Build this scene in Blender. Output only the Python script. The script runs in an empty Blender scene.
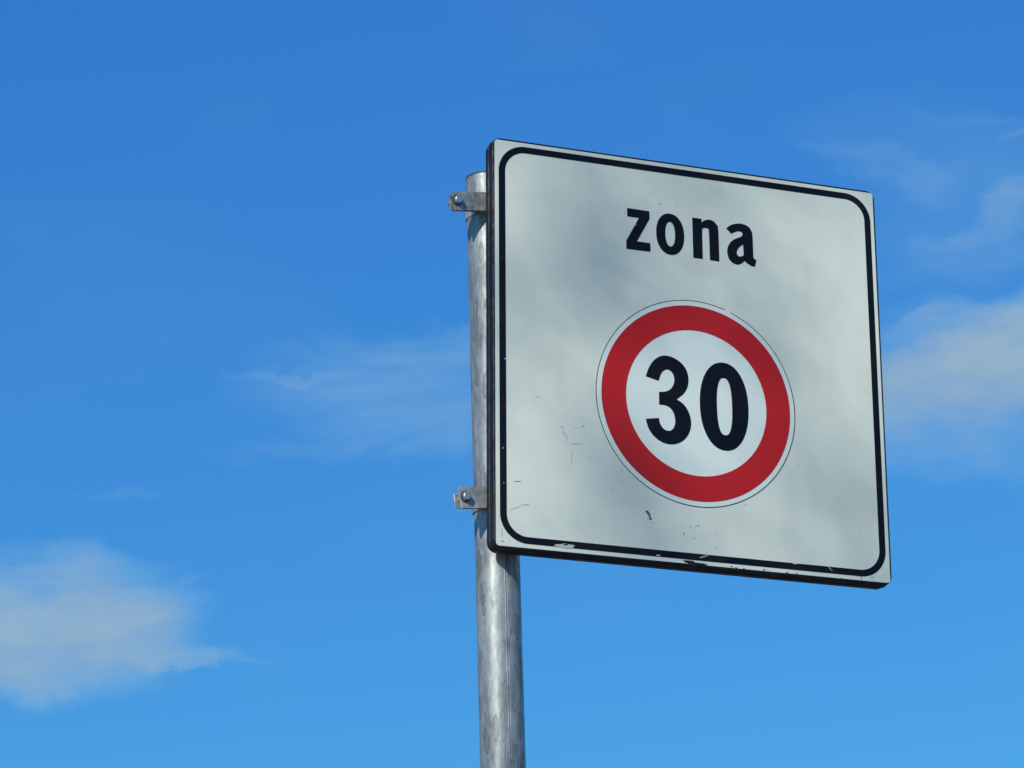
import bpy, bmesh, math, random
import numpy as np
from mathutils import Matrix, Vector
R_ = math.radians
sc = bpy.context.scene
COL = sc.collection

# ------------------------------------------------------------------ frames
# sign frame: x right, y up, z towards the viewer, origin at the middle of the face.
# world frame: z up along the post, post base at the origin.
A = R_(1.35)                                   # the plate hangs slightly askew on the post
AX0 = Vector((-0.2770, 0.0, -0.0740))           # post axis in the sign frame
HS = 3.0                                        # height of the sign's middle
MR = Matrix(((math.cos(A), math.sin(A), 0), (0, 0, -1), (-math.sin(A), math.cos(A), 0)))
def W(p):
    return MR @ (Vector(p) - AX0) + Vector((0, 0, HS))

# ------------------------------------------------------------------ camera
cam_d = bpy.data.cameras.new('camera'); cam = bpy.data.objects.new('camera', cam_d); COL.objects.link(cam)
# camera axes measured in the sign frame
cr, cu, cf = (MR @ Vector(q) for q in ((0.93628168, -0.00518874, 0.35121176), (-0.10825546, 0.94695491, 0.30258412), (0.33415173, 0.32132455, -0.88605483)))
m = Matrix((cr, cu, -cf)).transposed().to_4x4()
m.translation = W((-1.68429059, -1.42065686, 3.7369229))
cam.matrix_world = m
cam_d.sensor_width = 36; cam_d.lens = 3042.0 / 1024 * 36
cam_d.clip_end = 20000; cam_d.clip_start = .05
sc.camera = cam

# ------------------------------------------------------------------ light
SUN_AZ, SUN_EL = 49.0, 31.0                      # azimuth left of the sign's normal
sd = Vector((-math.sin(R_(SUN_AZ)) * math.cos(R_(SUN_EL)), -math.cos(R_(SUN_AZ)) * math.cos(R_(SUN_EL)), math.sin(R_(SUN_EL))))
sl = bpy.data.lights.new('sun', 'SUN'); sl.energy = 4.5; sl.angle = R_(.53); sl.color = (1, .955, .89)
so = bpy.data.objects.new('sun', sl); COL.objects.link(so)
so.rotation_euler = sd.to_track_quat('Z', 'Y').to_euler()
sc.view_settings.view_transform = 'Standard'; sc.view_settings.look = 'None'
sc.view_settings.exposure = 0.0; sc.view_settings.gamma = 1; sc.view_settings.use_curve_mapping = False

world = bpy.data.worlds.new('World'); sc.world = world; world.use_nodes = True
wt = world.node_tree; wt.nodes.clear()
class NT:
    def __init__(s, t): s.t = t
    def n(s, ty, **k):
        o = s.t.nodes.new(ty)
        for a, v in k.items(): setattr(o, a, v)
        return o
    def l(s, a, b): s.t.links.new(a, b)
    def put(s, sock, v):
        if hasattr(v, 'links') or isinstance(v, bpy.types.NodeSocket): s.l(v, sock)
        else: sock.default_value = v
    def m(s, op, a, b=0.0, c=None, clamp=False):
        o = s.n('ShaderNodeMath', operation=op, use_clamp=clamp)
        s.put(o.inputs[0], a); s.put(o.inputs[1], b)
        if c is not None: s.put(o.inputs[2], c)
        return o.outputs[0]
    def dot(s, a, v):
        o = s.n('ShaderNodeVectorMath', operation='DOT_PRODUCT'); s.l(a, o.inputs[0]); o.inputs[1].default_value = v
        return o.outputs['Value']
    def xyz(s, x, y, z=0.0):
        o = s.n('ShaderNodeCombineXYZ'); s.put(o.inputs[0], x); s.put(o.inputs[1], y); s.put(o.inputs[2], z); return o.outputs[0]
    def noise(s, v, scale, detail=4, rough=.5, dist=0.0):
        o = s.n('ShaderNodeTexNoise'); s.l(v, o.inputs['Vector']); o.inputs['Scale'].default_value = scale
        o.inputs['Detail'].default_value = detail; o.inputs['Roughness'].default_value = rough; o.inputs['Distortion'].default_value = dist
        return o.outputs['Fac']
    def ss(s, v, a, b, lo=0.0, hi=1.0):
        o = s.n('ShaderNodeMapRange', interpolation_type='SMOOTHSTEP'); s.put(o.inputs[0], v)
        for i, q in enumerate((a, b, lo, hi)): o.inputs[i + 1].default_value = q
        return o.outputs[0]
    def mix(s, f, a, b, mode='MIX'):
        o = s.n('ShaderNodeMix', data_type='RGBA', blend_type=mode); s.put(o.inputs[0], f)
        for k, v in ((6, a), (7, b)):
            if isinstance(v, tuple): o.inputs[k].default_value = (*v, 1) if len(v) == 3 else v
            else: s.l(v, o.inputs[k])
        return o.outputs[2]
g = NT(wt)
sky = g.n('ShaderNodeTexSky', sky_type='NISHITA', sun_disc=False)
sky.sun_elevation = R_(SUN_EL)
sky.sun_rotation = math.atan2(sd.x, sd.y)
sky.altitude = 200; sky.air_density = 1.0; sky.dust_density = .25; sky.ozone_density = 3.0
hs = g.n('ShaderNodeHueSaturation'); hs.inputs['Saturation'].default_value = 1.18; hs.inputs['Value'].default_value = 1.0
g.l(sky.outputs[0], hs.inputs['Color'])
sep = g.n('ShaderNodeSeparateColor'); g.l(hs.outputs[0], sep.inputs[0])
cmb = g.n('ShaderNodeCombineColor')                 # response of the phone camera to sky blue, one curve per channel
for q, (gain, ex) in enumerate(((.455, .70), (1.335, .70), (3.38, .433))):
    g.l(g.m('MULTIPLY', g.m('POWER', sep.outputs[q], ex), gain), cmb.inputs[q])
tint = cmb.outputs[0]
tc = g.n('ShaderNodeTexCoord').outputs['Generated']
# gnomonic coordinates about one fixed compass direction (azimuth, height)
E0 = Vector((0.3428, 0.8861, 0.3120)).normalized()
E1 = Vector((0.93578695, -0.35121176, -0.03087193)); E1 = (E1 - E1.dot(E0) * E0).normalized()
E2 = E1.cross(E0)
w0 = g.dot(tc, E0); w0c = g.m('MAXIMUM', w0, .05)
u = g.m('DIVIDE', g.dot(tc, E1), w0c); v = g.m('DIVIDE', g.dot(tc, E2), w0c)
front = g.ss(w0, .1, .3)
uv = g.xyz(u, v)
S = 1 / 3042.0
def stretched(sx, sy, ang=0):
    c, s_ = math.cos(ang), math.sin(ang)
    a = g.m('ADD', g.m('MULTIPLY', u, c * sx), g.m('MULTIPLY', v, s_ * sx))
    b = g.m('ADD', g.m('MULTIPLY', u, -s_ * sy), g.m('MULTIPLY', v, c * sy))
    return g.xyz(a, b)
n_soft = g.noise(stretched(12, 30, .08), 1.0, 5, .55)          # soft billow
n_wisp = g.noise(stretched(9, 60, .10), 1.0, 6, .6, .6)        # combed wisps
n_big = g.noise(stretched(7, 12, .1), 1.0, 3, .5)
du = g.m('MULTIPLY', g.m('SUBTRACT', n_soft, .5), .060)
dv = g.m('MULTIPLY', g.m('SUBTRACT', g.noise(stretched(34, 46), 1.0, 6, .58), .5), .027)
U = g.m('ADD', u, du); V = g.m('ADD', v, dv)
def cloud(px, py, rx, ry, ang=0.0, soft=.55, inner=.35):
    """one soft patch of cloud; centre and radii as angles from the fixed direction"""
    c, s_ = math.cos(ang), math.sin(ang)
    x0, y0 = (px - 512) * S, (384 - py) * S
    X = g.m('SUBTRACT', U, x0); Y = g.m('SUBTRACT', V, y0)
    a = g.m('DIVIDE', g.m('ADD', g.m('MULTIPLY', X, c), g.m('MULTIPLY', Y, s_)), rx * S)
    b = g.m('DIVIDE', g.m('ADD', g.m('MULTIPLY', X, -s_), g.m('MULTIPLY', Y, c)), ry * S)
    r = g.m('SQRT', g.m('ADD', g.m('MULTIPLY', a, a), g.m('MULTIPLY', b, b)))
    return g.ss(r, 1.0 + soft * .3, inner, 0.0, 1.0)
# (px, py, rx, ry, tilt, weight, wispiness)
CL = [
 (0, 628, 200, 74, 0.0, .72, .15), (95, 612, 105, 56, -.10, .42, .25), (50, 655, 130, 52, 0, .45, .1), (120, 635, 90, 36, 0, .3, .1), (180, 657, 92, 11, .02, .42, .3), (60, 560, 130, 22, -.05, .32, .8),
 (165, 605, 60, 36, 0, .28, .8), (195, 578, 30, 6, 0, .2, .6),
 (430, 388, 190, 66, .03, .36, .5), (310, 369, 85, 9, .03, .24, .6), (480, 335, 170, 22, .12, .24, .7), (300, 449, 120, 14, .0, .14, .7), (108, 490, 36, 9, 0, .14, .4), (400, 430, 120, 30, 0, .16, .6),
 (1045, 325, 215, 58, .42, .88, .08), (940, 375, 140, 90, .25, .36, .4), (900, 165, 85, 26, -.25, .16, .6), (1012, 205, 80, 20, .5, .28, .5), (1024, 128, 34, 12, .3, .18, .5), (950, 255, 110, 26, .2, .22, .8), (970, 115, 60, 10, -.1, .14, .8), (850, 150, 50, 14, -.2, .1, .8),
 (990, 440, 130, 40, .1, .2, .6), (975, 210, 170, 80, .25, .14, .3), (900, 130, 120, 50, -.1, .08, .3), (930, 410, 110, 50, .1, .22, .4), (950, 308, 90, 14, .35, .3, .7),
]
tot = None
for (px, py, rx, ry, an, wgt, wisp) in CL:
    k = g.m('MULTIPLY', cloud(px, py, rx, ry, an), wgt)
    k = g.m('MULTIPLY', k, g.ss(n_wisp, .30, .62, 1 - wisp, 1.0))
    inv = g.m('SUBTRACT', 1.0, k, clamp=True)
    tot = inv if tot is None else g.m('MULTIPLY', tot, inv)
dens = g.m('SUBTRACT', 1.0, tot, clamp=True)
n_fine = g.noise(stretched(34, 95, .06), 1.0, 7, .62, .4)         # combed fibres inside the cloud
dens = g.m('MULTIPLY', dens, g.ss(n_soft, .25, .60, .80, 1.06))
dens = g.m('MULTIPLY', dens, g.ss(n_fine, .30, .70, .84, 1.08), clamp=True)
dens = g.m('MULTIPLY', dens, front)
# light cirrus veil over the rest of the sky
veil = g.m('MULTIPLY', g.ss(n_big, .45, .75), .05)
ccol = g.mix(g.ss(dens, .15, .75), (2.3, 4.7, 7.0), (3.1, 4.65, 6.0))
ccol = g.mix(g.m('MULTIPLY', g.ss(n_big, .40, .62), g.ss(dens, .3, .7)), ccol, (2.75, 4.25, 5.75))
skycol = g.mix(g.m('ADD', dens, g.m('MULTIPLY', veil, front), clamp=True), tint, ccol)
bg = g.n('ShaderNodeBackground'); bg.inputs[1].default_value = 0.1
g.l(skycol, bg.inputs[0])
wo = g.n('ShaderNodeOutputWorld'); g.l(bg.outputs[0], wo.inputs[0])

# ------------------------------------------------------------------ materials
def mat(name, base=(.5, .5, .5), rough=.5, metal=0.0, spec=.28):
    mm = bpy.data.materials.new(name); mm.use_nodes = True
    b = mm.node_tree.nodes['Principled BSDF']
    b.inputs['Base Color'].default_value = (*base, 1); b.inputs['Roughness'].default_value = rough
    b.inputs['Metallic'].default_value = metal; b.inputs['Specular IOR Level'].default_value = spec
    return mm, NT(mm.node_tree), b
def objco(k, sx=1, sy=1, sz=1):
    t = k.n('ShaderNodeTexCoord').outputs['Object']
    mp = k.n('ShaderNodeMapping'); mp.inputs['Scale'].default_value = (sx, sy, sz); k.l(t, mp.inputs[0]); return mp.outputs[0]
def bump(k, b, h, strength, dist=.001):
    o = k.n('ShaderNodeBump'); o.inputs['Strength'].default_value = strength; o.inputs['Distance'].default_value = dist
    k.put(o.inputs['Height'], h); k.l(o.outputs[0], b.inputs['Normal'])
def film(name, col, dirt, amount=.12, rough=.38, glow=None):
    mm, k, b = mat(name, col, rough, 0, .22)
    f = k.m('MULTIPLY', k.ss(k.noise(objco(k, 9, 9, 4), 1, 6, .6), .42, .75), amount)
    st = k.m('MULTIPLY', k.ss(k.noise(objco(k, 60, 60, 3), 1, 3, .5), .55, .8), amount * .35)
    sp = k.m('MULTIPLY', k.ss(k.noise(objco(k, 260, 260, 200), 1, 2, .5), .70, .78), amount * 1.6)
    k.l(k.mix(k.m('ADD', k.m('ADD', f, st), sp, clamp=True), col, dirt), b.inputs['Base Color'])
    k.l(k.ss(k.noise(objco(k, 14, 14, 14), 1, 4, .6), .3, .7, rough - .06, rough + .14), b.inputs['Roughness'])
    bump(k, b, k.noise(objco(k, 30, 30, 30), 1, 2, .5), .06, .002)
    return mm
M_white = film('white_reflective_film', (.655, .695, .575), (.36, .39, .36), .20)
M_disc = film('fresh_white_film', (.66, .735, .65), (.45, .50, .50), .16)
M_black = film('black_film', (.003, .003, .006), (.03, .03, .03), .22, .45)
M_red = film('red_film', (.48, .015, .015), (.36, .025, .025), .25, .40)
M_paint, k, b = mat('chipped_white', (.46, .47, .47), .7)
M_scuff, k, b = mat('dark_scuff', (.12, .14, .145), .8)
M_scuff_light, k, b = mat('faint_scuff', (.36, .41, .40), .8)
M_rim, k, b = mat('dark_painted_metal', (.03, .03, .036), .5, 0, .2)
k.l(k.mix(k.ss(k.noise(objco(k, 40, 40, 12), 1, 6, .65), .40, .75), (.007, .008, .012), (.022, .022, .025)), b.inputs['Base Color'])
k.l(k.ss(k.noise(objco(k, 80, 80, 80), 1, 4, .6), .3, .7, .38, .65), b.inputs['Roughness'])
bump(k, b, k.noise(objco(k, 200, 200, 200), 1, 3, .5), .3, .0006)
M_rimedge, k, b = mat('ridge_caught_light', (.05, .048, .055), .5)  # ridge colour lightened to stand in for the light it catches
M_back, k, b = mat('mill_aluminium', (.34, .35, .36), .5, .7)

def galv(name, lo, hi, streak=True, metal=.55, seed=0.0):
    mm, k, b = mat(name, hi, .5, metal)
    spangle = k.n('ShaderNodeTexVoronoi'); spangle.inputs['Scale'].default_value = 1; k.l(objco(k, 210, 210, 120), spangle.inputs['Vector'])
    sp = k.n('ShaderNodeSeparateColor'); k.l(spangle.outputs['Color'], sp.inputs[0])
    n1 = k.noise(objco(k, 45, 45, 16 if streak else 45), 1, 6, .65)
    n2 = k.noise(objco(k, 240, 240, 40 if streak else 240), 1, 3, .6)
    n3 = k.noise(objco(k, 18, 18, 7), 1, 3, .5)
    f = k.m('ADD', k.m('MULTIPLY', k.ss(n1, .32, .68), .45), k.m('MULTIPLY', k.ss(n2, .35, .7), .25))
    f = k.m('ADD', f, k.m('MULTIPLY', sp.outputs[0], .18))
    f = k.m('ADD', f, k.m('MULTIPLY', k.ss(n3, .35, .65), .22), clamp=True)
    col = k.mix(f, lo, hi)
    if streak:
        # long dull runs left by the zinc bath, with a darker outline
        wob = k.n('ShaderNodeVectorMath', operation='SCALE'); wob.inputs['Scale'].default_value = .6
        nz = k.n('ShaderNodeTexNoise'); k.l(objco(k, 50, 50, 12), nz.inputs['Vector']); nz.inputs['Scale'].default_value = 1; nz.inputs['Detail'].default_value = 2
        k.l(nz.outputs['Color'], wob.inputs[0])
        ad = k.n('ShaderNodeVectorMath', operation='ADD'); k.l(objco(k, 85, 85, 22), ad.inputs[0]); k.l(wob.outputs[0], ad.inputs[1])
        vo = k.n('ShaderNodeTexVoronoi', feature='F1'); vo.inputs['Scale'].default_value = 1; k.l(ad.outputs[0], vo.inputs['Vector']); vo.inputs['Randomness'].default_value = .9
        cs = k.n('ShaderNodeSeparateColor'); k.l(vo.outputs['Color'], cs.inputs[0])
        gate = k.ss(cs.outputs[0], .66, .70)
        run = k.m('MULTIPLY', k.ss(vo.outputs['Distance'], .44, .38), gate)
        ring = k.m('MULTIPLY', k.m('MULTIPLY', k.ss(vo.outputs['Distance'], .36, .40), k.ss(vo.outputs['Distance'], .47, .43)), gate)
        col = k.mix(k.m('MULTIPLY', run, .42), col, (.13, .15, .155))
        col = k.mix(k.m('MULTIPLY', ring, .45), col, (.06, .07, .075))
        pits = k.ss(k.noise(objco(k, 420, 420, 300), 1, 2, .5), .66, .74)
        col = k.mix(k.m('MULTIPLY', pits, k.ss(k.noise(objco(k, 30, 30, 10), 1, 2, .5), .45, .6)), col, (.05, .055, .06))
    k.l(col, b.inputs['Base Color'])
    k.l(k.ss(n1, .3, .7, .56, .40), b.inputs['Roughness'])
    bump(k, b, k.m('ADD', n2, k.m('MULTIPLY', n1, .8)), .35, .0007)
    return mm
M_pole = galv('galvanised_tube', (.12, .135, .135), (.46, .49, .46), True, .38)
M_clamp = galv('galvanised_bracket', (.09, .10, .10), (.56, .59, .55), False, .35)
M_bolt, k, b = mat('zinc_bolt', (.50, .51, .48), .42, .75)
M_washer, k, b = mat('dull_washer', (.12, .12, .12), .55, .6)
M_cap, k, b = mat('grey_plastic_cap', (.06, .065, .075), .5)
M_bark, k, b = mat('bark', (.10, .075, .055), .9)
bump(k, b, k.noise(objco(k, 18, 18, 4), 1, 6, .6), .8, .02)
M_leaf, k, b = mat('leaf', (.055, .10, .03), .55)
k.l(k.mix(k.noise(objco(k, 6, 6, 6), 1, 3, .6), (.04, .085, .02), (.09, .13, .04)), b.inputs['Base Color'])
M_ground, k, b = mat('paved_ground', (.2, .19, .17), .9)
k.l(k.mix(k.ss(k.noise(objco(k, .6, .6, .6), 1, 8, .65), .35, .65), (.13, .125, .11), (.22, .21, .185)), b.inputs['Base Color'])
bump(k, b, k.noise(objco(k, 60, 60, 60), 1, 4, .6), .5, .004)
M_conc, k, b = mat('concrete', (.32, .31, .29), .85)
bump(k, b, k.noise(objco(k, 90, 90, 90), 1, 4, .6), .5, .003)

# ------------------------------------------------------------------ mesh helpers
def link(name, me, mats, parent=None, smooth=False, angle=None):
    o = bpy.data.objects.new(name, me); COL.objects.link(o)
    for x in (mats if isinstance(mats, (list, tuple)) else [mats]): me.materials.append(x)
    if smooth:
        for p in me.polygons: p.use_smooth = True
        if angle: me.set_sharp_from_angle(angle=R_(angle))
    if parent: o.parent = parent
    return o
def tomesh(bm, name):
    bmesh.ops.recalc_face_normals(bm, faces=bm.faces)
    me = bpy.data.meshes.new(name); bm.to_mesh(me); bm.free(); return me
def rrect(hx, hy, r, n=12, cx=0, cy=0):
    pts = []
    for (sx, sy, a0) in ((1, 1, 0), (-1, 1, 90), (-1, -1, 180), (1, -1, 270)):
        for i in range(n + 1):
            a = R_(a0 + 90 * i / n)
            pts.append((cx + sx * (hx - r) + r * math.cos(a), cy + sy * (hy - r) + r * math.sin(a)))
    return pts
def ellipse(cx, cy, rx, ry, n=96, e=2.0):
    o = []
    for i in range(n):
        t = 2 * math.pi * i / n; c, s_ = math.cos(t), math.sin(t)
        o.append((cx + rx * math.copysign(abs(c) ** (2 / e), c), cy + ry * math.copysign(abs(s_) ** (2 / e), s_)))
    return o
def smooth_loop(P, n=6):
    """closed outline in mm; third value 1 marks a corner"""
    out = []; N = len(P)
    for i in range(N):
        p0, p1, p2, p3 = P[i - 1], P[i], P[(i + 1) % N], P[(i + 2) % N]
        if p1[2] and p2[2]: out.append((p1[0], p1[1])); continue
        m1 = ((p2[0] - p1[0]), (p2[1] - p1[1])) if p1[2] else ((p2[0] - p0[0]) / 2, (p2[1] - p0[1]) / 2)
        m2 = ((p2[0] - p1[0]), (p2[1] - p1[1])) if p2[2] else ((p3[0] - p1[0]) / 2, (p3[1] - p1[1]) / 2)
        for j in range(n):
            t = j / n; a, b_, c, d = 2*t**3-3*t*t+1, t**3-2*t*t+t, -2*t**3+3*t*t, t**3-t*t
            out.append((a*p1[0]+b_*m1[0]+c*p2[0]+d*m2[0], a*p1[1]+b_*m1[1]+c*p2[1]+d*m2[1]))
    return [(x / 1000, y / 1000) for x, y in out]
def decal_bm(bm, loops, z, th=.0003, mi=0):
    """flat cut film of a given thickness: outer loop first, then holes (sign frame)"""
    es = []; rings = []
    for lp in loops:
        vs = [bm.verts.new(W((x, y, z + th))) for x, y in lp]; rings.append(vs)
        for i in range(len(vs)): es.append(bm.edges.new((vs[i - 1], vs[i])))
    r = bmesh.ops.triangle_fill(bm, use_beauty=True, use_dissolve=False, edges=es)
    for f in r['geom']:
        if isinstance(f, bmesh.types.BMFace): f.material_index = mi
    for vs, lp in zip(rings, loops):
        lo = [bm.verts.new(W((x, y, z + .00002))) for x, y in lp]
        for i in range(len(vs)):
            bm.faces.new((vs[i - 1], vs[i], lo[i], lo[i - 1])).material_index = mi
def decal(name, loops, z, mats, parent, th=.0003, extra=()):
    bm = bmesh.new(); decal_bm(bm, loops, z, th)
    for (lp, zz, mi) in extra: decal_bm(bm, [lp], zz, .0001, mi)
    return link(name, tomesh(bm, name), mats, parent)

# ------------------------------------------------------------------ ground
bm = bmesh.new(); bmesh.ops.create_circle(bm, cap_ends=True, segments=64, radius=6000)
o = link('ground', tomesh(bm, 'ground'), M_ground); o['kind'] = 'structure'

# ------------------------------------------------------------------ the sign
root = bpy.data.objects.new('zone_speed_sign', None); COL.objects.link(root); root.empty_display_size = .3
root['label'] = 'square white zona 30 sign with red ring, clamped to a galvanised steel post'
root['category'] = 'road sign'

# post
RP = .0310; PTOP = W((-.29, .2690, -.0740)).z
bm = bmesh.new(); NS = 96
rings = []
zs = [-.02 + (PTOP + .02) * i / 40 for i in range(41)]
for z in zs:
    rings.append([bm.verts.new((RP * math.cos(2 * math.pi * i / NS), RP * math.sin(2 * math.pi * i / NS), z)) for i in range(NS)])
for a_, b_ in zip(rings, rings[1:]):
    for i in range(NS): bm.faces.new((a_[i - 1], a_[i], b_[i], b_[i - 1]))
# weld seam: a low bead running the length of the tube, on the side facing the viewer
for ang, wd, hh in ((-88, .9, .0005), (-84.5, .5, .0003)):
    for kx in range(len(zs) - 1):
        pass
post = link('post', tomesh(bm, 'post'), M_pole, root, True, 60)
bm = bmesh.new()
for ang, wd, hh in ((-93, 1.3, .0006), (-87, .7, .0004)):
    prof = [(ang - wd, RP - .0003), (ang - wd * .4, RP + hh), (ang + wd * .4, RP + hh), (ang + wd, RP - .0003)]
    rr = [[bm.verts.new((q * math.cos(R_(a)), q * math.sin(R_(a)), z)) for a, q in prof] for z in (0, 1.0, 2.0, PTOP - .002)]
    for a_, b_ in zip(rr, rr[1:]):
        for i in range(3): bm.faces.new((a_[i], a_[i + 1], b_[i + 1], b_[i]))
link('weld_seam', tomesh(bm, 'weld_seam'), M_pole, post, True)
bm = bmesh.new()
prof = [(0, .0042), (.010, .0040), (.022, .0030), (.029, .0014), (RP + .0006, .0004), (RP + .0006, -.0014), (RP - .001, -.0016)]
rr = [[bm.verts.new((q * math.cos(2*math.pi*i/NS), q * math.sin(2*math.pi*i/NS), PTOP + z)) for i in range(NS)] for q, z in prof[1:]]
top = bm.verts.new((0, 0, PTOP + .0042))
for i in range(NS): bm.faces.new((rr[0][i - 1], rr[0][i], top))
for a_, b_ in zip(rr, rr[1:]):
    for i in range(NS): bm.faces.new((a_[i - 1], a_[i], b_[i], b_[i - 1]))
link('cap', tomesh(bm, 'cap'), M_cap, post, True, 50)
bm = bmesh.new()
bmesh.ops.create_cone(bm, cap_ends=True, segments=40, radius1=.17, radius2=.15, depth=.12, matrix=Matrix.Translation((0, 0, .02)))
link('footing', tomesh(bm, 'footing'), M_conc, root)

# panel: the folded metal plate behind the film
D = .027
def shell(prof, n=10, r0=.006):
    """loft of rounded rectangles: prof = (half size, depth)"""
    bm = bmesh.new(); rs = []
    for (h, z) in prof:
        rs.append([bm.verts.new(W((x, y, z))) for x, y in rrect(h, h, r0 + (h - .3) + .002, n)])
    for a_, b_ in zip(rs, rs[1:]):
        for i in range(len(a_)): bm.faces.new((a_[i - 1], a_[i], b_[i], b_[i - 1]))
    return bm, rs
bm, rs = shell([(.2999, -.0004)]); rs2 = [bm.verts.new(W((x, y, -.003))) for x, y in rrect(.2975, .2975, .006, 10)]
a_ = rs[0]
for i in range(len(a_)): bm.faces.new((a_[i - 1], a_[i], rs2[i], rs2[i - 1]))
bm.faces.new(a_); bm.faces.new(rs2)
panel = link('sign_panel', tomesh(bm, 'sign_panel'), M_back, root)
# rim: rounded front lip, a ridge half way coloured paler as caught light, and the inward return
rimprof = [(0.299, -0.001), (0.3012, -0.0003), (0.3026, -0.0012), (0.3031, -0.003), (0.303, -0.0118), (0.3028, -0.0132), (0.304, -0.0142), (0.304, -0.0154), (0.3028, -0.0164), (0.303, -0.027), (0.302, -0.0292), (0.2995, -0.03), (0.284, -0.03), (0.284, -0.0283), (0.2975, -0.0275), (0.2975, -0.004)]
bm, rs = shell(rimprof, 12, .0085)
bm.faces.ensure_lookup_table()
nper = len(rs[0])
for fi, f in enumerate(bm.faces):
    if fi // nper in (6,): f.material_index = 1
link('rim', tomesh(bm, 'rim'), [M_rim, M_rimedge], panel, True, 35)

# film face with its scuffs and chips (marks belong to this surface)
rnd = random.Random(5)
marks = []
def blot(x, y, rx, ry, ang, mi, z=.0002, n=12, j=.35):
    c, s_ = math.cos(ang), math.sin(ang); lp = []
    for i in range(n):
        t = 2 * math.pi * i / n; q = 1 + rnd.uniform(-j, j)
        X, Y = rx * q * math.cos(t), ry * q * math.sin(t)
        lp.append(((x + X * c - Y * s_) / 1000, (y + X * s_ + Y * c) / 1000))
    marks.append((lp, z, mi))
Z0 = .0004
def sc_(x0, y0, x1, y1, w, mi):
    blot((x0 + x1) / 2, (y0 + y1) / 2, math.hypot(x1 - x0, y1 - y0) / 2, w * .62, math.atan2(y1 - y0, x1 - x0), mi, Z0)
blot(-72.5, -235, 2.2, 6.0, .45, 1, Z0); blot(-76, -230.5, 2.6, 1.1, -.4, 1, Z0); blot(-71, -240.5, 3.6, .8, .2, 2, Z0); blot(-67, -246, 2.2, .7, .3, 2, Z0)
sc_(-201, -125, -192, -138, .6, 1); sc_(-190, -143.5, -172, -142, .55, 1); sc_(-196, -141, -190, -143, .5, 2)
sc_(-203, -119, -200, -123, .9, 1); sc_(-185, -150, -189, -176, .5, 2)
sc_(-278, -247, -262, -240, .9, 2); sc_(-260, -239, -250, -237, 1.2, 2); sc_(-274, -207, -262, -205, .8, 1)
sc_(-172, -118, -168, -114, .7, 1); sc_(-200, -104, -192, -103, .5, 2); sc_(-240, -80, -232, -80, .6, 2); sc_(-183, -121, -178, -119, .5, 2)
sc_(-162, -163, -157, -162, .5, 2)
for x, y, a_, mi in ((-10, -246, 1.5, 1), (-1, -244, .2, 2), (3, -243.5, .1, 1), (-20, -257, 1.4, 1), (-4, -262, .3, 2), (30, -252, .9, 2), (28, -272, .9, 2), (223, -182, .4, 2), (-110, -190, .3, 2), (-128, -205, .3, 2), (160, -140, 0, 2), (75, -205, 1, 2), (255, -230, .4, 2), (-45, 235, .9, 1), (-20, 238, .2, 2), (-101, 213, 1.2, 2), (-60, 250, .1, 2), (20, 243, 0, 2)):
    blot(x, y, 2.0 if mi == 1 else 1.6, .7, a_, mi, Z0, 9)
for q in range(46):
    x, y = rnd.uniform(-280, 280), -280 + 560 * rnd.random() ** 1.8
    blot(x, y, rnd.uniform(.4, 1.1), rnd.uniform(.3, .6), rnd.uniform(0, 3), 2, Z0, 7)
for q in range(9):                              # dark nicks along the bottom of the film
    x = rnd.uniform(-25, 250); blot(x, -298.6 + rnd.uniform(-.5, 1.2), rnd.uniform(.5, 2.5), rnd.uniform(.5, 1.3), 0, 3, Z0, 8)
blot(-14, -297.0, 9, 2.6, -.05, 3, Z0, 16, .3); blot(2, -298.5, 12, 1.6, 0, 3, Z0, 14, .4)
blot(253, -296, .7, 3.2, 0, 1, Z0, 8); blot(270, -294, 2.2, 1.2, .6, 2, Z0, 8); blot(-291, -281, .7, 6, .1, 2, Z0, 8); blot(-290, -293, 2, 1, .1, 1, Z0, 8)
face = decal('white_face', [rrect(.2995, .2995, .0045, 6)], 0, [M_white, M_scuff, M_scuff_light, M_rim], panel, .0003, marks)
# black frame line, with chips
chips = []
marks = []
blot(-200, -291.5, 17, 2.6, .02, 1, .0008, 18, .25); blot(-198, -289.2, 4, 1.3, .0, 1, .0008, 12, .25)
blot(10, -287, 8, .7, .35, 1, .0008, 10); blot(-285, -30, 1.4, .9, 0, 1, .0008, 8); blot(-289, 120, .5, .5, 0, 1, .0008, 8)
blot(204, -286.5, 6.2, .55, -.75, 1, .0008, 9); blot(-289, -160, .8, 1.2, 0, 1, .0008, 8); blot(-288, -210, .7, .7, 0, 1, .0008, 8)
blot(150, -284.6, 4, .7, 0, 1, .0008, 8); blot(-60, -291.8, 3, .9, 0, 1, .0008, 8)
decal('border_line', [rrect(.2937, .2937, .041, 20), rrect(.2840, .2840, .0313, 20)], .0004, [M_black, M_paint], panel, .0003, marks)

# roundel
CX, CY = .0043, -.0619
def arc_ring(ro, ri, a0, a1, n=150):
    o_ = [(CX + ro * math.cos(R_(a0 + (a1 - a0) * i / n)), CY + ro * math.sin(R_(a0 + (a1 - a0) * i / n))) for i in range(n + 1)]
    i_ = [(CX + ri * math.cos(R_(a0 + (a1 - a0) * i / n)), CY + ri * math.sin(R_(a0 + (a1 - a0) * i / n))) for i in range(n + 1)]
    return [o_ + i_[::-1]]
disc = decal('roundel_disc', [ellipse(CX, CY, .1530, .1530, 160)], .0004, M_disc, panel)
decal('outline_circle', arc_ring(.1542, .15335, 72, 428), .0004, M_black, panel)
decal('red_ring', [ellipse(CX, CY, .1458, .1458, 160), ellipse(CX, CY, .1086, .1086, 160)], .0008, M_red, panel)

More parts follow.
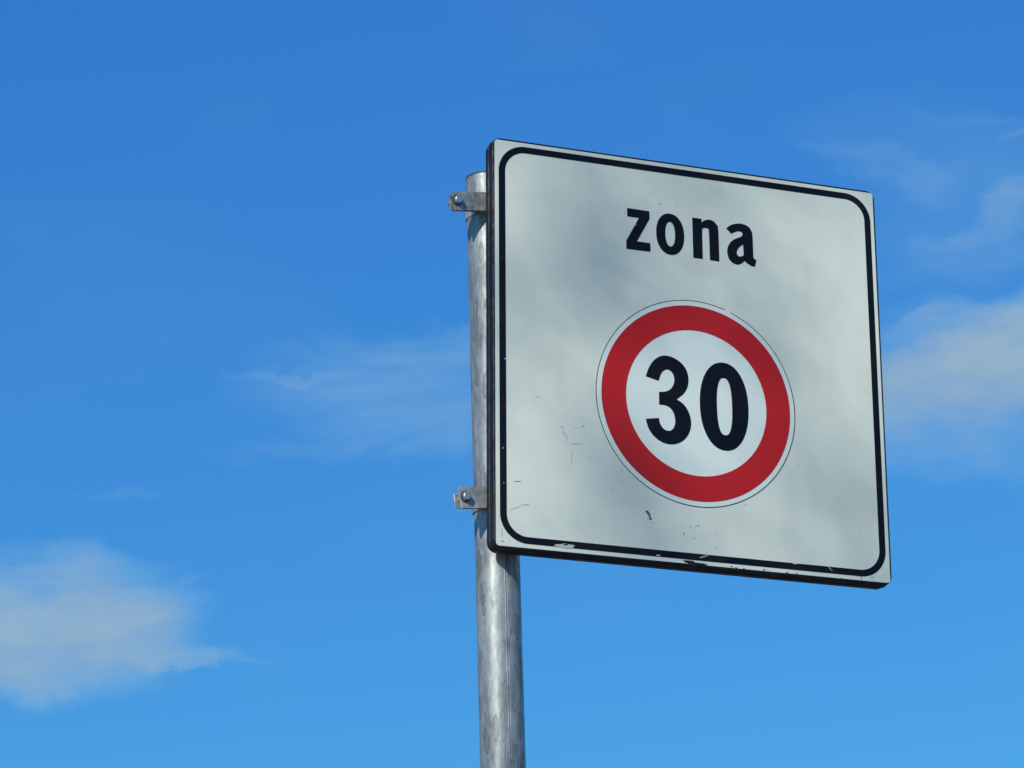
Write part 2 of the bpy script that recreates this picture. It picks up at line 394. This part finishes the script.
z_ = [(-97.0,221.8,1),(-62.4,221.2,1),(-62.4,209.3,1),(-82.7,172.2,1),(-62.1,172.0,1),(-62.1,158.7,1),(-99.4,158.6,1),(-99.2,171.3,1),(-79.0,208.7,1),(-97.1,208.8,1)]
n_ = [(4.9,220.8,1),(19.6,220.7,1),(19.4,214.6,1),(23.4,218.4,0),(30.9,221.0,0),(37.4,220.0,0),(42.9,215.3,0),(45.6,206.5,0),(46.0,157.9,1),(31.3,158.2,1),(30.8,203.0,0),(28.8,206.5,0),(25.8,207.5,0),(22.4,206.1,0),(20.1,202.2,0),(19.9,158.3,1),(5.1,158.5,1)]
a_l = [(58.5,211.1,1),(64.2,216.2,0),(71.8,219.8,0),(80.6,221.6,0),(89.3,220.7,0),(95.5,217.2,0),(99.2,211.3,0),(100.2,203.5,0),(100.4,172.4,1),(102.0,169.6,0),(105.3,167.6,1),(102.2,156.9,1),(96.0,157.9,0),(90.5,160.9,0),(86.2,163.9,1),(81.1,159.4,0),(74.8,156.8,0),(67.4,158.5,0),(61.8,163.8,0),(59.2,172.6,0),(60.1,181.7,0),(64.7,190.5,0),(72.3,196.6,0),(81.2,201.0,0),(84.4,205.1,0),(82.7,208.5,0),(79.0,209.2,0),(73.9,208.0,0),(66.3,203.8,1)]
a_h = [(84.6,189.9,1),(85.1,174.1,0),(83.3,171.5,0),(79.6,170.1,0),(76.2,170.8,0),(74.3,173.9,0),(74.9,178.8,0),(78.2,184.1,0)]
th_ = [(-73.5,-31.2,1),(-68.7,-18.3,0),(-62.0,-7.4,0),(-53.2,0.1,0),(-43.1,3.4,0),(-30.6,1.8,0),(-19.1,-4.4,0),(-11.0,-13.8,0),(-7.8,-25.9,0),(-9.1,-38.7,0),(-15.3,-50.2,0),(-26.6,-60.2,1),(-16.2,-66.4,0),(-8.7,-77.2,0),(-5.3,-91.8,0),(-7.7,-106.0,0),(-15.6,-118.3,0),(-26.2,-125.6,0),(-39.0,-128.3,0),(-52.1,-125.7,0),(-63.4,-118.3,0),(-71.0,-107.4,0),(-74.8,-94.5,1),(-54.9,-91.0,1),(-53.4,-98.0,0),(-49.2,-105.0,0),(-42.7,-108.4,0),(-35.7,-107.0,0),(-30.9,-100.3,0),(-29.6,-91.0,0),(-32.1,-80.6,0),(-37.9,-73.7,0),(-44.8,-71.2,0),(-53.8,-71.0,1),(-53.6,-52.0,1),(-44.4,-50.7,0),(-36.3,-46.4,0),(-31.0,-38.7,0),(-29.6,-29.4,0),(-32.4,-21.3,0),(-38.4,-17.4,0),(-44.6,-18.9,0),(-49.8,-24.7,0),(-54.0,-35.7,1)]
E_ = .0004
wh = [([((x) / 1000, (y) / 1000) for x, y in ((-84.6, 197.5), (-83.7, 198.9), (-83.1, 197.1), (-83.9, 196.3))], .0008, 1)]
def letter(name, loops, z, extra=()):
    return decal(name, loops, z, [M_black, M_paint], panel, .0003, extra)
letter('letter', [smooth_loop(z_)], E_, wh)
letter('letter', [ellipse(-.0305, .1901, .0219, .0318, 72, 2.15), ellipse(-.0305, .1901, .0077, .0189, 60, 2.2)], E_)
letter('letter', [smooth_loop(n_)], E_)
letter('letter', [smooth_loop(a_l), smooth_loop(a_h)], E_)
letter('digit', [smooth_loop(th_)], .0008)
letter('digit', [ellipse(.0469, -.0627, .0378, .0659, 96, 2.15), ellipse(.0474, -.0628, .0119, .0428, 72, 2.5)], .0008)

# mounting rails across the back
for yy in (.214, -.224):
    bm = bmesh.new()
    pr = [(-.0200, -.020), (-.0200, .020), (-.0310, .020), (-.0310, .012), (-.0240, .012), (-.0240, -.012), (-.0310, -.012), (-.0310, -.020)]
    e = [[bm.verts.new(W((x, yy + q, z))) for z, q in pr] for x in (-.26, .26)]
    for i in range(len(pr)): bm.faces.new((e[0][i - 1], e[0][i], e[1][i], e[1][i - 1]))
    bm.faces.new(e[0]); bm.faces.new(e[1])
    link('rail', tomesh(bm, 'rail'), M_back, panel)

# clamps (post frame: x right, y away from the viewer)
def strip(bm, path, th, z0, z1):
    """bent flat bar: open path in plan, thickness th, from z0 to z1"""
    n = len(path); L = []; Rr = []
    for i, p in enumerate(path):
        a = Vector(path[max(i - 1, 0)]); b_ = Vector(path[min(i + 1, n - 1)]); t = (b_ - a).normalized(); nn = Vector((-t.y, t.x))
        L.append(Vector(p) + nn * th / 2); Rr.append(Vector(p) - nn * th / 2)
    lo = L + Rr[::-1]
    v0 = [bm.verts.new((p.x, p.y, z0)) for p in lo]; v1 = [bm.verts.new((p.x, p.y, z1)) for p in lo]
    N = len(lo)
    for i in range(N): bm.faces.new((v0[i - 1], v0[i], v1[i], v1[i - 1]))
    for i in range(n - 1):
        bm.faces.new((v0[i], v0[i + 1], v0[N - 2 - i], v0[N - 1 - i])); bm.faces.new((v1[i], v1[i + 1], v1[N - 2 - i], v1[N - 1 - i]))
def bevel(bm, w, seg=2):
    bmesh.ops.recalc_face_normals(bm, faces=bm.faces)
    es = [e for e in bm.edges if len(e.link_faces) == 2 and e.calc_face_angle(0) > .6]
    bmesh.ops.bevel(bm, geom=es, offset=w, segments=seg, affect='EDGES')
def make_clamp(zc, xl, bx, bz, h, hr, zr, yaw, roll, rearx, spin, ry):
    T = Matrix.Translation((0, 0, zc)) @ Matrix.Rotation(R_(yaw), 4, 'Z') @ Matrix.Rotation(R_(roll), 4, 'Y')
    bm = bmesh.new(); strip(bm, [(xl, -RP - .0022), (.008, -RP - .0022)], .0035, -h / 2, h / 2); bevel(bm, .0009)
    bm.transform(T); front_ = link('clamp', tomesh(bm, 'clamp'), M_clamp, root, True, 40)
    bm = bmesh.new(); RR = RP + .0022; pth = [(rearx, ry), (-.041, ry), (-.0365, ry + .0012), (-.0332, ry + .006)]
    for i in range(25): a = R_(190 - 200 * i / 24); pth.append((RR * math.cos(a), RR * math.sin(a)))
    pth += [(.0332, ry + .006), (.0365, ry + .0012), (.052, ry)]
    strip(bm, pth, .0032, zr - hr / 2, zr + hr / 2); bevel(bm, .0007, 1)
    bm.transform(T); link('strap', tomesh(bm, 'strap'), M_clamp, front_, True, 40)
    # hex bolt: washer, head with a domed face, shank and nut
    B = T @ Matrix.Translation((bx, 0, bz)) @ Matrix.Rotation(R_(90), 4, 'X')
    yf = RP + .0022 + .00175                                   # front face of the plate, towards the viewer
    def cyl(bm, r, y0, y1, n=32, r2=None, rot=0, bev=0):
        b2 = bmesh.new(); bmesh.ops.create_cone(b2, cap_ends=True, segments=n, radius1=r, radius2=r if r2 is None else r2, depth=y1 - y0, matrix=Matrix.Translation((0, 0, (y0 + y1) / 2)) @ Matrix.Rotation(R_(rot), 4, 'Z'))
        if bev: bevel(b2, bev, 2)
        me = bpy.data.meshes.new('t'); b2.to_mesh(me); b2.free(); bm.from_mesh(me); bpy.data.meshes.remove(me)
    bm = bmesh.new(); cyl(bm, .0066, yf + .0013, yf + .0062, 6, None, spin, .0007); cyl(bm, .0054, yf + .0060, yf + .0068, 24, .0046)
    cyl(bm, .0036, -ry - .008, yf + .001, 16)
    cyl(bm, .0064, -ry - .0016 - .0045, -ry - .0017, 6, None, spin + 20, .0006)
    bm.transform(B); link('bolt', tomesh(bm, 'bolt'), M_bolt, front_, True, 35)
    bm = bmesh.new(); cyl(bm, .0080, yf + .0001, yf + .0014, 32)
    bm.transform(B); link('washer', tomesh(bm, 'washer'), M_washer, front_, True, 35)
zU = W((-.287, .2190, -.0740)).z; zL = W((-.275, -.2192, -.0740)).z
make_clamp(zU + .0022, -.0775, -.0725, .0006, .0290, .0235, .0, 10.0, -8.5, -.0780, 12, -.0235)
make_clamp(zL + .0020, -.0780, -.0700, .0010, .0315, .0205, -.001, 10.0, -7.5, -.0785, 27, -.0190)



# ------------------------------------------------------------------ the tree behind the viewer
# it stands between the low sun and the sign; its loose crown dapples the sign
DT = 12.0
SCN = W((0, 0, 0)); CC = SCN + sd * DT
sx_, sy_ = sd.cross(Vector((0, 0, 1))).normalized(), None
sy_ = sx_.cross(sd).normalized()
xw, yw = (W((1, 0, 0)) - SCN), (W((0, 1, 0)) - SCN); nw = W((0, 0, 1)) - SCN
def on_sign(p):
    """where the shade of point p falls on the plane of the sign"""
    t = (p - SCN).dot(nw) / sd.dot(nw); q = p - sd * t - SCN
    return q.dot(xw), q.dot(yw)
GAPS = [(-.255,.22,.07,.22),(-.245,-.12,.10,.25),(-.26,-.27,.07,.2),(.075,.23,.06,.15),(.235,.19,.08,.40),(.265,.07,.07,.35),(.22,-.02,.08,.22),(.0,-.07,.09,.15),(.25,-.24,.06,.1),(.03,-.28,.07,.12)]
DARK = [(-.15,.18,.07,.24),(-.2,.08,.06,.14),(-.12,.07,.05,.12),(0,.26,.06,.15),(.16,.12,.08,.22),(-.14,-.18,.07,.24),(-.10,-.27,.06,.16),(.165,-.15,.07,.10),(-.18,.23,.05,.1),(.07,-.22,.07,.12)]
def transmit(x, y):
    t = .65
    for (a_, b_, r, d_) in GAPS: t += 1.2 * d_ * math.exp(-((x - a_) ** 2 + (y - b_) ** 2) / (r * r))
    for (a_, b_, r, d_) in DARK: t -= 1.15 * d_ * math.exp(-((x - a_) ** 2 + (y - b_) ** 2) / (r * r))
    return min(.97, max(.25, t))
rl = random.Random(11)
tree = bpy.data.objects.new('broadleaf_tree', None); COL.objects.link(tree)
side = sx_ * 1.25
TB = Vector((CC.x + side.x, CC.y + side.y, 0)); tree.location = TB
tree['label'] = 'leafy tree behind the viewer whose crown dapples the sign face'; tree['category'] = 'tree'
LV = []; LF = []
def leaf(p, s_):
    n_v = Vector((rl.gauss(0, 1), rl.gauss(0, 1), rl.gauss(0, 1))).normalized(); t = n_v.orthogonal().normalized(); t = Matrix.Rotation(rl.uniform(0, 6.3), 3, n_v) @ t; b2 = n_v.cross(t)
    i = len(LV); q = p - TB
    LV.extend([q - t * s_ * .6, q + b2 * s_ * .36 - t * s_ * .05, q + t * s_ * .6, q - b2 * s_ * .36 - t * s_ * .05]); LF.append((i, i + 1, i + 2, i + 3))
# inner window: fine leaves, thinned to lay chosen bright and dark patches on the sign
mx = -math.log(.25); RW = .78
cnt = int(math.pi * RW * RW * mx / (.5 * .43 * .03 * .03))
for i in range(cnt):
    r = RW * math.sqrt((i + rl.random()) / cnt); a = i * 2.399963 + rl.uniform(-.02, .02)
    p = CC + sx_ * r * math.cos(a) + sy_ * r * math.sin(a) + sd * rl.uniform(-1.2, 1.2)
    x, y = on_sign(p)
    if rl.random() < -math.log(transmit(x, y)) / mx: leaf(p, .03 * rl.uniform(.85, 1.15))
# outer crown: clumps of larger leaves
clumps = []
while len(clumps) < 150:
    d_ = Vector((rl.uniform(-1, 1), rl.uniform(-1, 1), rl.uniform(-1, 1)))
    if d_.length > 1: continue
    p = CC + side * .8 + Vector((d_.x * 2.5, d_.y * 2.5, d_.z * 2.3 + .2)); w_ = p - CC; perp = (w_ - sd * w_.dot(sd)).length
    if perp < RW + .42: continue
    clumps.append(p)
for c_ in clumps:
    rr_ = rl.uniform(.3, .5)
    for i in range(80):
        q = Vector((rl.gauss(0, .5), rl.gauss(0, .5), rl.gauss(0, .4))) * rr_
        p = c_ + q; w_ = p - CC
        if (w_ - sd * w_.dot(sd)).length > RW: leaf(p, .075 * rl.uniform(.7, 1.2))
me = bpy.data.meshes.new('crown'); me.from_pydata([tuple(x) for x in LV], [], LF); me.update()
link('crown', me, M_leaf, tree)
bm = bmesh.new()
def limb(bm, pts, r0, r1, n=10):
    prev = None
    for i, p in enumerate(pts):
        f = i / (len(pts) - 1); r = r0 * (1 - f) + r1 * f
        d_ = (pts[min(i + 1, len(pts) - 1)] - pts[max(i - 1, 0)]).normalized(); a = d_.orthogonal().normalized(); b2 = d_.cross(a)
        ring = [bm.verts.new(p + (a * math.cos(2*math.pi*j/n) + b2 * math.sin(2*math.pi*j/n)) * r) for j in range(n)]
        if prev:
            for j in range(n): bm.faces.new((prev[j - 1], prev[j], ring[j], ring[j - 1]))
        prev = ring
zc_ = CC.z
limb(bm, [Vector((0, 0, -.1)), Vector((.02, .03, 1)), Vector((-.03, .05, 2.5)), Vector((.04, 0, 4)), Vector((.02, .04, 5.4)), Vector((0, 0, zc_ + .8))], .20, .05, 14)
for c_ in clumps[::6]:
    e_ = c_ - TB; s0 = Vector((0, 0, min(zc_ - .6, 4 + rl.uniform(0, 2)))); mid = s0.lerp(e_, .5) + Vector((0, 0, .2)) + side * .25
    w1 = (mid + TB) - CC; w2 = (s0.lerp(e_, .75) + TB) - CC
    if (w1 - sd * w1.dot(sd)).length < RW + .1 or (w2 - sd * w2.dot(sd)).length < RW + .1: continue
    limb(bm, [s0, mid, e_], .06, .015, 7)
link('trunk', tomesh(bm, 'trunk'), M_bark, tree, True)
sc.cycles.samples = 128
